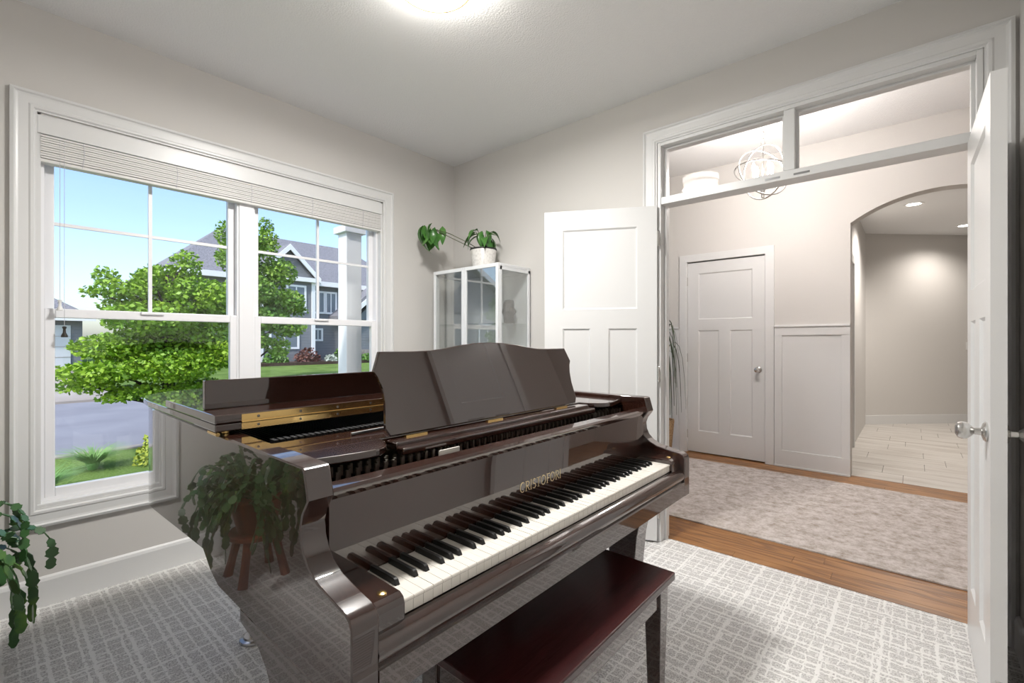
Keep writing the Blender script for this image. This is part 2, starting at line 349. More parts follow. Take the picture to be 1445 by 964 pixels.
# ------------------------------------------------------------------ doors
def door(name, label, loc, rz, w, h, knob=True, side=1, hinge=True, recess=.009, knob_at=None):
    """three-panel craftsman leaf in local x 0..w (hinge at x=0), thickness y 0..-0.036*side"""
    d = sempty(name, label, 'door', loc, rz)
    y0, y1 = (0, -.036) if side > 0 else (0, .036)
    ya, yb = min(y0, y1), max(y0, y1)
    st, top, mid, bot = .115, .12, .12, .24
    zt = h-top; zm1 = h-.62; zm0 = zm1-mid; xc = w/2
    f = MB().box(0, st, ya, yb, .012, h).box(w-st, w, ya, yb, .012, h).box(st, w-st, ya, yb, zt, h).box(st, w-st, ya, yb, zm0, zm1).box(st, w-st, ya, yb, .012, bot).box(xc-.055, xc+.055, ya, yb, bot, zm0)
    lf = f.build('leaf', 'trim', d, loc=(0, 0, 0))
    for x0, x1, z0, z1 in ((st, w-st, zm1, zt), (st, xc-.055, bot, zm0), (xc+.055, w-st, bot, zm0)):
        p = MB().box(x0, x1, ya+recess, yb-recess, z0, z1)
        for yy, s_ in ((ya, 1), (yb, -1)):      # sticking: sloped edge round each panel
            p.frame(x0, x1, z0, z1, [(0, 0), (.010, recess)], lambda u, v, hh, yy=yy, s_=s_: (u, yy+s_*hh, v))
        p.build('panel', 'trim', d, loc=(0, 0, 0))
    if knob:
        kx = knob_at if knob_at else w-.065; kz = .93
        for s_, yk in ((-1, ya), (1, yb)):
            k = MB().lathe([(.030, 0), (.032, .004), (.026, .010), (.012, .014), (.010, .030), (.017, .036), (.026, .046), (.0285, .058), (.025, .068), (.012, .074), (.001, .0745)], (0, 0, 0), 24, 'y')
            k.v = [(x+kx, y*s_+yk, z+kz) for x, y, z in k.v]
            k.build('door_knob', 'chrome', d, smooth=40, loc=(0, 0, 0))
    if hinge:
        for z in (.2, h/2, h-.2):
            MB().lathe([(.007, -.047), (.0085, -.046), (.0085, .046), (.007, .047)], (-.007, (yb if side > 0 else ya)+.004*side, z), 10).box(-.003, .0, ya+.004, yb, z-.045, z+.045).build('hinge', 'chrome', d, loc=(0, 0, 0))
    return d
# left leaf folded back at about 152 degrees, right leaf at 90 degrees
a = math.atan2(-.325, -.62)
dl = door('door_1', 'white three-panel door leaf folded back beside the glass cabinet', (DX0+.008, -.030, 0), a, .685, 2.035, side=1)
dr = door('door_2', 'white three-panel door leaf standing square into the room with round knob', (DX1-.012, -.030, 0), -PI/2+.010, .66, 2.035, side=1)
for z in (.03,): MB().box(.66, .6615, -.026, -.010, z, z+.16).build('flush_bolt', 'chrome', dr, loc=(0, 0, 0))

# ------------------------------------------------------------------ foyer and hall
fl = struct(MB().box(-1.2, 4.4, .08, FY+.16, -.06, -.012).build('floor_foyer', 'grout'), 'oak plank floor of the foyer beyond the doorway', 'floor')
plank = {}
y = .083; row = 0
while y < FY+.05:
    wd = .083 if row else .062
    x = -1.2-random.random()*1.2; 
    while x < 4.4:
        ln = .9+random.random()*1.3; xa, xb = max(x, -1.2), min(x+ln, 4.4)
        if xb-xa > .05: MB().box(xa+.0008, xb-.0008, y+.0008, y+wd-.0008, -.012, 0).build('plank', 'oak', fl)
        x += ln
    y += wd; row += 1
rg = tag(MB().prism([(1.14, .44), (3.33, .44), (3.34, .444), (3.345, .455), (3.345, 2.105), (3.34, 2.116), (3.33, 2.12), (1.14, 2.12), (1.13, 2.116), (1.125, 2.105), (1.125, .455), (1.13, .444)], .001, .009, 'z').build('area_rug', 'rug'), 'faded beige and taupe distressed rug on the oak foyer floor', 'rug')
# far wall with closet door opening and arch
AX0, AX1, AZ = 2.60, 3.80, 2.28
CX0, CX1, CZ = 1.135, 1.918, 2.085
arch = []
R_ = ((.6**2)+(.195**2))/(2*.195); ang = math.asin(.6/R_)
for k in range(25):
    t = -ang+2*ang*k/24; arch.append((3.2+R_*math.sin(t), AZ+.195-R_+R_*math.cos(t)))
w = MB().box(-1.2, CX0, FY, FY+.14, 0, FH).box(CX1, AX0, FY, FY+.14, 0, FH).box(CX0, CX1, FY, FY+.14, CZ, FH).box(AX1, 4.4, FY, FY+.14, 0, FH)
w.prism([(AX0, FH)]+[(AX0, AZ)]+arch[1:-1]+[(AX1, AZ), (AX1, FH)], FY, FY+.14, 'y')
struct(w.build('wall_foyer', 'wall'), 'foyer wall with a closet door and an arched opening', 'wall')
struct(MB().box(-1.2, 4.6, .12, FY+.14, FH, FH+.15).build('ceiling_foyer', 'ceil'), 'white ceiling of the foyer above the chandelier', 'ceiling')
struct(MB().box(-1.32, -1.2, .0, FY+.14, 0, FH).build('wall_foyer_left', 'wall'), 'foyer end wall behind the potted dracaena', 'wall')
struct(MB().box(4.4, 4.52, .0, FY+.14, 0, FH).build('wall_foyer_right', 'wall'), 'foyer end wall beyond the arched opening', 'wall')
mf = lambda u, v, h: (u, FY-h, v)
struct(MB().frame(CX0-.075, CX1+.075, 0, CZ+.08, [(0, 0), (0, .018), (.075, .018), (.08, .012), (.08, -.1)], mf, 'LTR').build('trim_4', 'trim'), 'white casing around the closet door', 'trim')
door('door_3', 'closed white closet door with three panels in the foyer', (CX0+.008, FY+.006, 0), 0, CX1-CX0-.016, CZ-.01, side=-1, knob_at=CX1-CX0-.075)
struct(MB().box(CX0, CX1, FY+.10, FY+.13, 0, CZ).build('wall_closet', 'wall'), 'dark closet back behind the closed door', 'wall')
# wainscot
for n_, (x0, x1) in enumerate(((CX1+.078, AX0), (-1.2, CX0-.078))):
    wv = sempty('trim_%d' % (5+n_), ['white panelled wainscot with chair rail between closet door and arch', 'white panelled wainscot with chair rail behind the dracaena'][n_], 'wainscot', ((x0+x1)/2, FY, 0))
    MB().box(x0, x1, FY-.006, FY, .0, 1.33).build('backing', 'trim', wv)
    MB().box(x0, x1, FY-.03, FY, 1.355, 1.375).box(x0, x1, FY-.018, FY, 1.275, 1.355).build('chair_rail', 'trim', wv, bevel=.003)
    MB().box(x0, x1, FY-.018, FY, 0, .16).box(x0, x1, FY-.028, FY, 0, .016).build('baseboard', 'trim', wv, bevel=.002)
    xs = [x0+.0, x1-.065] if n_ == 0 else [x1-.065-.55*k for k in range(4)]
    for x in xs: MB().box(x, x+.065, FY-.018, FY, .16, 1.275).build('stile', 'trim', wv, bevel=.002)
# hall
hf = struct(MB().box(2.3, 6.2, FY+.0, 8.2, -.06, -.006).build('floor_hall', 'grout'), 'grey veined stone tile floor of the hall', 'floor')
tm = {}
for r in range(19):
    y0 = FY+.05+r*.305; off = (r % 2)*.3+(.15 if r % 3 == 0 else 0)
    for c in range(-1, 7):
        x0 = 2.5+c*.61-off
        xa, xb = max(x0, 2.5), min(x0+.605, 5.9)
        if xb-xa > .04: MB().box(xa, xb, y0, y0+.300, -.006, .001).build('tile', 'tile', hf)
struct(MB().box(2.38, 2.5, FY+.14, 5.9, 0, 2.8).build('wall_hall_left', 'wall'), 'hall side wall just inside the arch', 'wall')
d45 = Vector((1.0, 1.0, 0)).normalized(); nn = Vector((1, -1, 0)).normalized()
p0 = Vector((2.42, 5.73, 0)); q = [p0-d45*.2, p0+d45*4.6, p0+d45*4.6-nn*.12, p0-d45*.2-nn*.12]
struct(MB().prism([(p.x, p.y) for p in q], 0, 2.8, 'z').build('wall_hall_end', 'wall'), 'plain hall wall facing the arched opening', 'wall')
q = [p0, p0+d45*4.6, p0+d45*4.6+nn*.016, p0+nn*.016]
struct(MB().prism([(p.x, p.y) for p in q], 0, .13, 'z').build('baseboard_hall', 'trim'), 'white baseboard along the plain hall wall', 'baseboard')
struct(MB().box(5.9, 6.02, FY+.14, 9.2, 0, 2.8).build('wall_hall_right', 'wall'), 'far side wall of the tiled hall', 'wall')
struct(MB().box(2.3, 6.1, FY+.14, 9.2, 2.8, 2.95).build('ceiling_hall', 'ceil'), 'hall ceiling with recessed lights', 'ceiling')
struct(MB().box(4.4, 6.0, FY, FY+.14, 0, 3.0).build('wall_hall_near', 'wall'), 'hall wall beside the arched opening', 'wall')
struct(MB().box(2.5, 2.52, 2.95, 3.04, 0, 2.1).box(2.5, 2.52, 3.85, 3.94, 0, 2.1).box(2.5, 2.52, 2.95, 3.94, 2.1, 2.19).build('trim_7', 'trim'), 'white casing on the hall side wall', 'trim')
for x, y, l_ in ((3.03, 4.35, 'round recessed ceiling light near the arched opening'), (3.56, 6.1, 'round recessed ceiling light close to the plain hall wall')):
    t = thing('recessed_light', l_, 'ceiling light', (x, y, 2.8))
    MB().lathe([(.068, 0), (.095, 0), (.092, -.008), (.068, -.004)], (x, y, 2.8), 28, cap=False).build('trim_ring', 'plastic', t, smooth=30)
    MB().lathe([(.001, -.003), (.068, -.003), (.068, -.001), (.001, -.001)], (x, y, 2.8), 28).build('lens', 'downlight', t)
    ld = bpy.data.lights.new('downlight', 'SPOT'); ld.energy = P_HALL*(3 if y < 5 else 1.1); ld.spot_size = 2.6; ld.spot_blend = .8; ld.shadow_soft_size = .06; ld.color = (1, .93, .86)
    lo = bpy.data.objects.new('downlight_lamp', ld); COL.objects.link(lo); lo.parent = t; lo.location = (0, 0, -.03)
sw = p0+d45*1.73+nn*.004
s = MB().box(-.035, .035, -.006, 0, -.058, .058).box(-.012, .012, -.010, -.006, -.025, .025)
o = s.build('light_switch', 'plastic', loc=(sw.x, sw.y, 1.15), bevel=.002); o.rotation_euler = (0, 0, PI/4); tag(o, 'white light switch plate on the plain hall wall', 'switch')
# things behind the camera that the lacquer mirrors
vt = thing('wall_vent', 'white louvred return air vent on the wall opposite the window', 'vent', (XR, -1.9, .4))
MB().frame(-2.08, -1.72, .22, .58, [(0, 0), (0, .010), (.025, .012), (.03, .004), (.03, 0)], lambda u, v, h: (XR-h, u, v)).build('frame', 'plastic', vt)
for k in range(12): MB().box(XR-.009, XR-.002, -2.05, -1.75, .262+k*.0245, .275+k*.0245).build('louvre', 'plastic', vt)

# ------------------------------------------------------------------ grand piano
PX, PY = 1.5, -1.565
gp = thing('grand_piano', 'glossy dark mahogany grand piano with lid flap folded back', 'piano', (PX, PY, 0))
outl = [(2.0, -2.31), (1.7, -2.31), (1.4, -2.31), (1.12, -2.31), (.98, -2.308), (.86, -2.29), (.76, -2.245), (.695, -2.17), (.665, -2.07), (.66, -1.95), (.675, -1.83), (.72, -1.72), (.80, -1.63), (.92, -1.54), (1.05, -1.43), (1.17, -1.28), (1.28, -1.11), (1.38, -.985), (1.5, -.89), (1.62, -.842), (1.75, -.823), (1.9, -.82), (2.0, -.82)]
def offset(pts, d):
    out = []
    for i, p in enumerate(pts):
        t = (pts[min(i+1, len(pts)-1)]-pts[max(i-1, 0)]).normalized(); out.append(p+Vector((t.y, -t.x))*d)
    return out
oc = catmull([Vector(p) for p in outl], 5); ic = offset(oc, .050)
def zb(x, y):
    if y > -2.2: return .63
    if x < 1.58: return .63+.028*max(0, (x-.95)/.63)
    if x < 1.68:
        t = (x-1.58)/.10; return .658-.058*t*t*(3-2*t)
    return .60
v = []; f = []
for (a, b_) in zip(oc, ic):
    z = zb(a.x, a.y); v += [(a.x, a.y, .975), (a.x, a.y, z), (b_.x, b_.y, z), (b_.x, b_.y, .975), (a.x*.92+b_.x*.08, a.y*.92+b_.y*.08, .98), (b_.x*.92+a.x*.08, b_.y*.92+a.y*.08, .98)]
order = [1, 0, 4, 5, 3, 2]
for i in range(len(oc)-1):
    for k in range(6):
        a, b_ = order[k], order[(k+1) % 6]; f.append((i*6+a, i*6+b_, i*6+6+b_, i*6+6+a))
rim = MB().add(v, f)
arm = [(1.98, .60), (1.98, .98), (2.164, .98), (2.170, .976), (2.186, .922), (2.178, .910), (2.163, .890), (2.155, .868), (2.158, .842), (2.168, .820), (2.188, .800), (2.222, .784), (2.28, .773), (2.318, .767), (2.331, .760), (2.338, .747), (2.338, .60)]
rimo = rim.build('rim', 'lacq', gp, smooth=35)
arm[0] = (2.0, .60); arm[1] = (2.0, .98)
for y0, y1 in ((-2.31, -2.258), (-.872, -.82)):
    o = MB().prism(arm, y0, y1, 'y').build('arm', 'lacq', gp, smooth=35, bevel=.0028)
    at_ = o.data.attributes.new('bevel_weight_edge', 'FLOAT', 'EDGE')
    for e in o.data.edges:
        a, b_ = (o.data.vertices[i].co for i in e.vertices)
        at_.data[e.index].value = 1.0 if abs(a.y-b_.y) < 1e-5 and max(a.x, b_.x) > 2.01 else 0.0
    o.modifiers['bevel'].limit_method = 'WEIGHT'
# inside
inn = [(p.x, p.y) for p in offset(oc, .048)]
MB().prism(inn, .70, .715, 'z').build('soundboard', 'bench', gp)
MB().prism([(p.x, p.y) for p in offset(oc, .055)], .895, .905, 'z').build('iron_plate', 'plate', gp)
st = MB()
for k in range(110):
    y = -2.23+k*.0122; xe = .95+.0 if y < -1.75 else min(1.70, .95+(y+1.75)*.95)
    st.box(xe, 1.98, y, y+.0014, .928, .9295)
st.build('strings', 'string', gp)['kind'] = 'stuff'
pn = MB()
for k in range(110):
    y = -2.23+k*.0122
    for q_ in range(2): pn.box(2.018+q_*.035+(k % 2)*.012, 2.024+q_*.035+(k % 2)*.012, y, y+.006, .905, .928)
pn.build('tuning_pins', 'string', gp)['kind'] = 'stuff'
dm = MB()
for k in range(80): dm.box(1.76, 1.79, -2.21+k*.0165, -2.20+k*.0165, .931, .962)
dm.build('dampers', 'blackfelt', gp)['kind'] = 'stuff'
MB().box(2.125, 2.150, -2.258, -.872, .70, .905).build('lock_rail', 'lacq', gp, bevel=.003)
MB().box(2.10, 2.104, -1.93, -1.86, .918, .934).build('maker_label', 'paper', gp)
# lid: main lid, folded flap, standing lip
lo_ = [Vector(p) for p in outl if p[0] < 1.69]; lo_ = [Vector((1.726, -2.31))]+lo_+[Vector((1.726, -.822))]
lp = offset(catmull(lo_, 5), -.014); lp[0].x = lp[-1].x = 1.726
lid = MB().prism([(p.x, p.y) for p in lp], .990, 1.0085, 'z').build('lid', 'lacq', gp, bevel=.003)
MB().box(1.257, 1.726, -2.324, -.808, 1.0095, 1.0315).build('lid_flap', 'lacq', lid, bevel=.003)
MB().box(1.575, 1.594, -2.310, -.822, 1.032, 1.110).build('lid_lip', 'lacq', lid, bevel=.002)
hg = MB().box(1.726, 1.7275, -2.265, -.865, 1.0105, 1.029).box(1.726, 1.7275, -2.265, -.865, .9905, 1.0075).tube([(1.7285, -2.265, 1.009), (1.7285, -.865, 1.009)], .0026, 8).build('piano_hinge', 'brass', lid)
for k in range(13):
    for z in (1.0205, .999): MB().lathe([(.0035, 0), (.0035, .001), (.0015, .0018), (.0003, .0018)], (1.7275, -2.225+k*.11, z), 8, 'x').build('screw', 'steel', hg)
for x, y in ((1.69, -2.29), (.93, -2.275), (1.69, -.85)): MB().lathe([(.007, 0), (.009, .002), (.009, .008), (.006, .0105)], (x, y, .9795), 12).build('lid_bumper', 'brass', gp)
MB().tube([(1.66, -2.318, .984), (1.725, -2.318, .984)], .005, 8).build('lid_hook', 'brass', lid)
# music tray with curved wings, and desk
def wing(y0, y1):
    ys = [y0, y0+(y1-y0)*.55, y0+(y1-y0)*.8, y0+(y1-y0)*.95, y1]; xs = [2.06, 2.085, 2.075, 2.03, 1.99]
    return catmull([Vector((a, b_)) for a, b_ in zip(xs, ys)], 5)
tl = wing(-2.256, -2.03); trr = wing(-.874, -1.10)
poly = [(1.84, -2.256)]+[(p.x, p.y) for p in tl]+[(p.x, p.y) for p in reversed(trr)]+[(1.84, -.874)]
tray = MB().prism(poly, .948, .966, 'z').build('music_tray', 'lacq', gp, bevel=.003)
MB().box(2.0, 2.045, -2.02, -1.11, .940, .962).box(2.045, 2.075, -2.02, -1.11, .934, .952).build('desk_rail', 'lacq', gp, bevel=.004)
for y in (-1.93, -1.62, -1.25): MB().box(2.0, 2.012, y-.035, y+.035, .962, .966).build('desk_hinge', 'brass', tray)
hl = [(0, .252), (.07, .249), (.14, .242), (.20, .233), (.26, .227), (.33, .2255), (.40, .226), (.435, .2265), (.447, .20), (.460, .172), (.449, .155), (.440, .125), (.438, .085), (.444, .045), (.447, .02), (.436, 0)]
desk = [(u, v_) for u, v_ in hl]+[(-u, v_) for u, v_ in reversed(hl[1:])]
sl = math.radians(14); MBd = MB()
pl = []
for th in (0, -.014):
    for u, v_ in desk: pl.append((1.995-v_*math.sin(sl)+th*math.cos(sl), PY+u, .968+v_*math.cos(sl)+th*math.sin(sl)*0))
n = len(desk); MBd.add(pl, [tuple(range(n)), tuple(range(2*n-1, n-1, -1))]+[(i, (i+1) % n, n+(i+1) % n, n+i) for i in range(n)])
MBd.build('music_desk', 'lacq', gp, bevel=.0025)
MB().tube([(1.90, -2.06, .970), (1.90, -1.96, .972), (1.965, -1.96, 1.0)], .004, 6).build('desk_prop', 'steel', gp)
# fallboard
fbp = [(2.150, .738), (2.163, .738), (2.164, .88), (2.163, .905), (2.170, .914), (2.172, .922), (2.166, .928), (2.130, .930), (2.128, .922), (2.150, .914)]
fb = MB().prism(fbp, -2.257, -.873, 'y').build('fallboard', 'lacq', gp, smooth=40)
# lettering on the fallboard: strokes with serifs
def strokes(ch):
    arc = lambda cx, cy, rx, ry, a0, a1, n=14: [(cx+rx*math.cos(math.radians(a0+(a1-a0)*k/n)), cy+ry*math.sin(math.radians(a0+(a1-a0)*k/n))) for k in range(n+1)]
    T, t = .085, .04
    I = [([(.15, 0), (.15, 1)], T), ([(0.02, 0), (.28, 0)], t), ([(.02, 1), (.28, 1)], t)]
    if ch == 'C': return [(arc(.42, .5, .38, .5, 55, 305), T)], .8
    if ch == 'O': return [(arc(.42, .5, .39, .5, 0, 360, 24), T)], .9
    if ch == 'I': return I, .32
    if ch == 'T': return [([(.36, 0), (.36, 1)], T), ([(.02, .97), (.70, .97)], t*1.3), ([(.22, 0), (.50, 0)], t)], .74
    if ch == 'F': return I+[([(.15, .97), (.62, .97)], t*1.3), ([(.15, .52), (.5, .52)], t*1.3)], .64
    if ch == 'R': return I[:2]+[([(.02, 1), (.15, 1)], t), ([(.15, .97), (.35, .97)]+arc(.35, .73, .24, .24, 90, -90)+[(.15, .49)], T*.8), ([(.33, .49), (.70, 0)], T)], .72
    if ch == 'S': return [(arc(.30, .74, .23, .25, 40, 270)+arc(.30, .25, .25, .25, 90, -140), T)], .62
txt = []; cx = 0
for ch in 'CRISTOFORI':
    ss, ad = strokes(ch); txt.append((ch, ss, cx)); cx += ad+.10
Lw = .205; hgt = .028; kx = Lw/(cx-.1)
letter = MB()
def ribbon(mbx, pts, th, x):
    pts = [Vector(p) for p in pts]; n = len(pts); v = []
    for i, p in enumerate(pts):
        t = (pts[min(i+1, n-1)]-pts[max(i-1, 0)]); t.normalize(); q_ = Vector((-t.y, t.x))*th/2
        for s_ in (1, -1): v.append((x, PY-Lw/2-.012+(p.x+s_*q_.x)*kx, .776+(p.y+s_*q_.y)*hgt))
    m_ = len(v); v += [(a_+.0006, b_, c_) for a_, b_, c_ in v]
    f_ = []
    for i in range(n-1): f_ += [(2*i, 2*i+1, 2*i+3, 2*i+2), (m_+2*i, m_+2*i+2, m_+2*i+3, m_+2*i+1), (2*i, 2*i+2, m_+2*i+2, m_+2*i), (2*i+1, m_+2*i+1, m_+2*i+3, 2*i+3)]
    mbx.add(v, f_)
for ch, ss, x0 in txt:
    for pts, th in ss: ribbon(letter, [(a_+x0, b_) for a_, b_ in pts], th*1.15, 2.1637)
letter.build('lettering', 'gilt', fb)
# keyboard
kb = MB().box(1.70, 2.30, -2.258, -.872, .602, .700).build('keybed', 'lacq', gp)
KY0, KP = -2.187, 1.244/52
wk = MB().box(-.147, 0, .0006, KP-.0006, -.020, 0); bk_ = MB()
wk = MB().prism([(-.147, -.028), (-.147, 0), (-.0015, 0), (0, -.0018), (0, -.0055), (-.002, -.0075), (-.002, -.028)], .0005, KP-.0005, 'y')
wm = None; bm_ = None
BPf = [(-.095, -.004), (-.095, .0115), (-.012, .0115), (-.007, .0095), (0, -.004)]
def black(mbx):
    n = len(BPf); v = []
    for s_ in (-1, 1):
        for x, z in BPf: v.append((x, s_*(.0058 if z < 0 else .0045), z))
    return mbx.add(v, [tuple(range(n)), tuple(range(2*n-1, n-1, -1))]+[(i, (i+1) % n, n+(i+1) % n, n+i) for i in range(n)])
for i in range(52):
    if wm is None: o = wk.build('white_key', 'ivory', kb, loc=(2.307-PX, KY0-PY, .735)); wm = o.data
    else: o = link('white_key', wm, 'ivory', kb, loc=(2.307-PX, KY0+i*KP-PY, .735))
    o.location = Vector((2.307, KY0+i*KP, .735+random.uniform(-.0004, .0004)))
o_fix = []
for i in range(51):
    if i % 7 in (0, 2, 3, 5, 6):
        off = {0: .0, 2: -.0025, 3: .0025, 5: -.003, 6: 0}[i % 7]
        if bm_ is None: o = black(MB()).build('black_key', 'ebony', kb, bevel=.0012); bm_ = o.data
        else: o = link('black_key', bm_, 'ebony', kb, bevel=.0012)
        o.location = Vector((2.258, KY0+(i+1)*KP+off, .7355))
MB().prism([(2.300, .602), (2.338, .602), (2.338, .655), (2.330, .660), (2.336, .668), (2.338, .682), (2.332, .695), (2.320, .704), (2.309, .706), (2.309, .66), (2.300, .66)], -2.258, -.872, 'y').build('key_slip', 'lacq', gp, smooth=40)
for y0, y1 in ((-2.258, KY0-.002), (KY0+1.246, -.872)):
    c = MB().prism([(2.163, .70), (2.163, .752), (2.300, .752), (2.312, .746), (2.316, .735), (2.316, .70)], y0, y1, 'y').build('cheek_block', 'lacq', gp, bevel=.003)
    MB().lathe([(.009, 0), (.009, .002), (.004, .004), (.001, .004)], (2.285, (y0+y1)/2+.005, .752), 14).build('block_screw', 'brass', c, smooth=40)
# legs, casters, lyre
def leg(x, y, zt, wx, wy, bracket):
    l = MB()
    if bracket: l.prism([(x-.30, zt), (x-.30, zt-.034), (x-.25, zt-.042), (x-.19, zt-.05), (x-.15, zt-.075), (x-.13, zt-.10), (x-.12, zt-.30), (x-.105, .10), (x-.02, .10), (x+.01, zt-.2), (x+.04, zt-.06), (x+.08, zt-.03), (x+.08, zt)], y-wy/2, y+wy/2, 'y')
    else:
        v = []
        for z, s_ in ((.10, .6), (zt-.12, .95), (zt-.10, 1.1), (zt, 1.15)): v += [(x-wx/2*s_, y-wy/2*s_, z), (x+wx/2*s_, y-wy/2*s_, z), (x+wx/2*s_, y+wy/2*s_, z), (x-wx/2*s_, y+wy/2*s_, z)]
        fs = [(0, 3, 2, 1), (12, 13, 14, 15)]+[(i*4+k, i*4+(k+1) % 4, i*4+4+(k+1) % 4, i*4+4+k) for i in range(3) for k in range(4)]
        l.add(v, fs)
    o = l.build('leg', 'lacq', gp, bevel=.004)
    cx_ = x-.062 if bracket else x
    MB().lathe([(.018, .06), (.022, .065), (.026, .10), (.020, .104)], (cx_, y, 0), 16).lathe([(.024, -.012), (.027, -.010), (.027, .010), (.024, .012)], (cx_, y, .046), 16, 'y').build('caster', 'brass', o, smooth=40)
    MB().lathe([(.02, .018), (.036, .018), (.040, .012), (.052, .010), (.055, .004), (.055, .001), (.01, .001)], (cx_, y, .001), 24).build('caster_cup', 'ferr', o, smooth=40)
leg(2.145, -2.262, .601, .1, .095, True); leg(2.145, -.868, .601, .1, .095, True); leg(.99, -1.97, .69, .10, .10, False)
ly = MB().box(1.90, 1.98, -1.70, -1.43, .08, .16).box(1.92, 1.96, -1.66, -1.63, .16, .61).box(1.92, 1.96, -1.50, -1.47, .16, .61).build('pedal_lyre', 'lacq', gp, bevel=.004)
for k in range(3): MB().tube([(1.97, -1.64+k*.075, .11), (2.03, -1.64+k*.075, .10), (2.09, -1.64+k*.075, .085)], [.006, .012, .014], 10).build('pedal', 'brass', ly, smooth=True)

# piano bench
bn = thing('piano_bench', 'dark red mahogany piano bench pushed under the keyboard', 'bench', (2.265, -1.625, 0))
MB().box(2.08, 2.45, -2.0, -1.25, .455, .480).build('seat', 'bench', bn, bevel=.004)
MB().box(2.105, 2.425, -1.975, -1.953, .385, .455).box(2.105, 2.425, -1.297, -1.275, .385, .455).box(2.105, 2.127, -1.975, -1.275, .385, .455).box(2.403, 2.425, -1.975, -1.275, .385, .455).build('apron', 'lacq', bn, bevel=.002)
for x in (2.125, 2.405):
    for y in (-1.955, -1.295):
        v = []
        for z, s_ in ((0, .017), (.38, .027), (.455, .028)): v += [(x-s_, y-s_, z), (x+s_, y-s_, z), (x+s_, y+s_, z), (x-s_, y+s_, z)]
        MB().add(v, [(0, 3, 2, 1), (8, 9, 10, 11)]+[(i*4+k, i*4+(k+1) % 4, i*4+4+(k+1) % 4, i*4+4+k) for i in range(2) for k in range(4)]).build('leg', 'lacq', bn, bevel=.002)

# ------------------------------------------------------------------ glass cabinet in the corner
CXa, CXb, CYa, CYb, CT = .177, .868, -.371, -.018, 1.761
cb_ = thing('display_cabinet', 'white metal display cabinet with glass doors in the corner', 'cabinet', ((CXa+CXb)/2, (CYa+CYb)/2, 0))
fr_ = MB()
for x in (CXa, CXb-.022):
    for y in (CYa+.02, CYb-.022): fr_.box(x, x+.022, y, y+.022, .0, CT-.02)
for z in (.10, CT-.045):
    fr_.box(CXa, CXb, CYb-.022, CYb, z, z+.025).box(CXa, CXa+.022, CYa+.02, CYb, z, z+.025).box(CXb-.022, CXb, CYa+.02, CYb, z, z+.025)
fr_.build('frame', 'cabwhite', cb_, bevel=.002)
MB().box(CXa, CXb, CYa+.02, CYb, CT-.02, CT).build('top', 'cabwhite', cb_, bevel=.002)
MB().box(CXa+.02, CXb-.02, CYa+.03, CYb-.02, .10, .12).build('bottom', 'cabwhite', cb_)
MB().box(CXa+.02, CXb-.02, CYb-.012, CYb-.008, .12, CT-.03).build('back_panel', 'cabwhite', cb_)
for x in (CXa+.008, CXb-.012): MB().box(x, x+.004, CYa+.042, CYb-.022, .125, CT-.045).build('side_pane', 'cabglass', cb_)
for z in (.50, .92, 1.34): MB().box(CXa+.024, CXb-.024, CYa+.04, CYb-.02, z, z+.006).build('shelf', 'cabglass', cb_)
xm = (CXa+CXb)/2
for x0, x1 in ((CXa, xm-.001), (xm+.001, CXb)):
    d_ = MB().box(x0, x0+.024, CYa, CYa+.018, .10, CT).box(x1-.024, x1, CYa, CYa+.018, .10, CT).box(x0+.024, x1-.024, CYa, CYa+.018, CT-.026, CT).box(x0+.024, x1-.024, CYa, CYa+.018, .10, .128).build('door', 'cabwhite', cb_, bevel=.002)
    MB().box(x0+.024, x1-.024, CYa+.007, CYa+.011, .128, CT-.026).build('pane', 'cabglass', d_)
so = MB()
sq = [(.030, 0), (.036, .02), (.034, .06), (.040, .09), (.032, .12), (.036, .15), (.024, .175), (.001, .18)]
so.lathe([(a_*1.25, b_) for a_, b_ in sq], (.745, -.12, 1.3465), 9)
random.seed(3); so.v = [(x+random.uniform(-.006, .006), y+random.uniform(-.006, .006), z) for x, y, z in so.v]
tag(so.build('carved_figurine', 'stone_obj', smooth=30), 'small dark carved stone figurine on the cabinet glass shelf', 'figurine')

# ------------------------------------------------------------------ plants
def leaf_mesh(L_, Wd, fold=.25, droop=.5, n=6, notch=0):
    """pointed leaf along +x, drooping in -z"""
    mbx = MB(); pts = []
    for i in range(n+1):
        t = i/n; x = L_*t*(1-.25*droop*t); z = -droop*L_*t*t*.6
        w_ = Wd*math.sin(PI*min(1, t**.75))**.85*(1-.15*t) if 0 < t < 1 else .0008
        pts.append([(x, -w_/2, z+fold*w_), (x, 0, z), (x, w_/2, z+fold*w_)])
    v = [p for r in pts for p in r]; f = []
    for i in range(n): f += [(3*i, 3*i+1, 3*i+4, 3*i+3), (3*i+1, 3*i+2, 3*i+5, 3*i+4)]
    m_ = len(v)
    v += [(a_, b_, c_-.0009) for a_, b_, c_ in v]; f += [tuple(m_+k for k in reversed(q_)) for q_ in f]
    return mbx.add(v, f)
def leaf_at(parent, base, yaw, pitch, L_, Wd, m_, droop=.6, roll=0, name='leaf'):
    mbx = leaf_mesh(L_, Wd, .22, droop); R = Matrix.Rotation(yaw, 3, 'Z') @ Matrix.Rotation(-pitch, 3, 'Y') @ Matrix.Rotation(roll, 3, 'X')
    mbx.v = [tuple(R @ Vector(p)+Vector(base)) for p in mbx.v]
    return mbx.build(name, m_, parent, smooth=True)
ph = thing('potted_philodendron', 'green leafy plant in a white speckled pot on the display cabinet', 'plant', (.55, -.19, CT))
pc = (.55, -.19, CT)
MB().lathe([(.075, .001), (.082, .004), (.100, .146), (.098, .150), (.092, .148), (.088, .125), (.002, .125)], pc, 36).build('pot', 'pot', ph, smooth=40)
MB().lathe([(.099, .146), (.103, .148), (.103, .158), (.097, .159), (.092, .150)], pc, 36).build('pot_rim', 'rubber', ph, smooth=40)
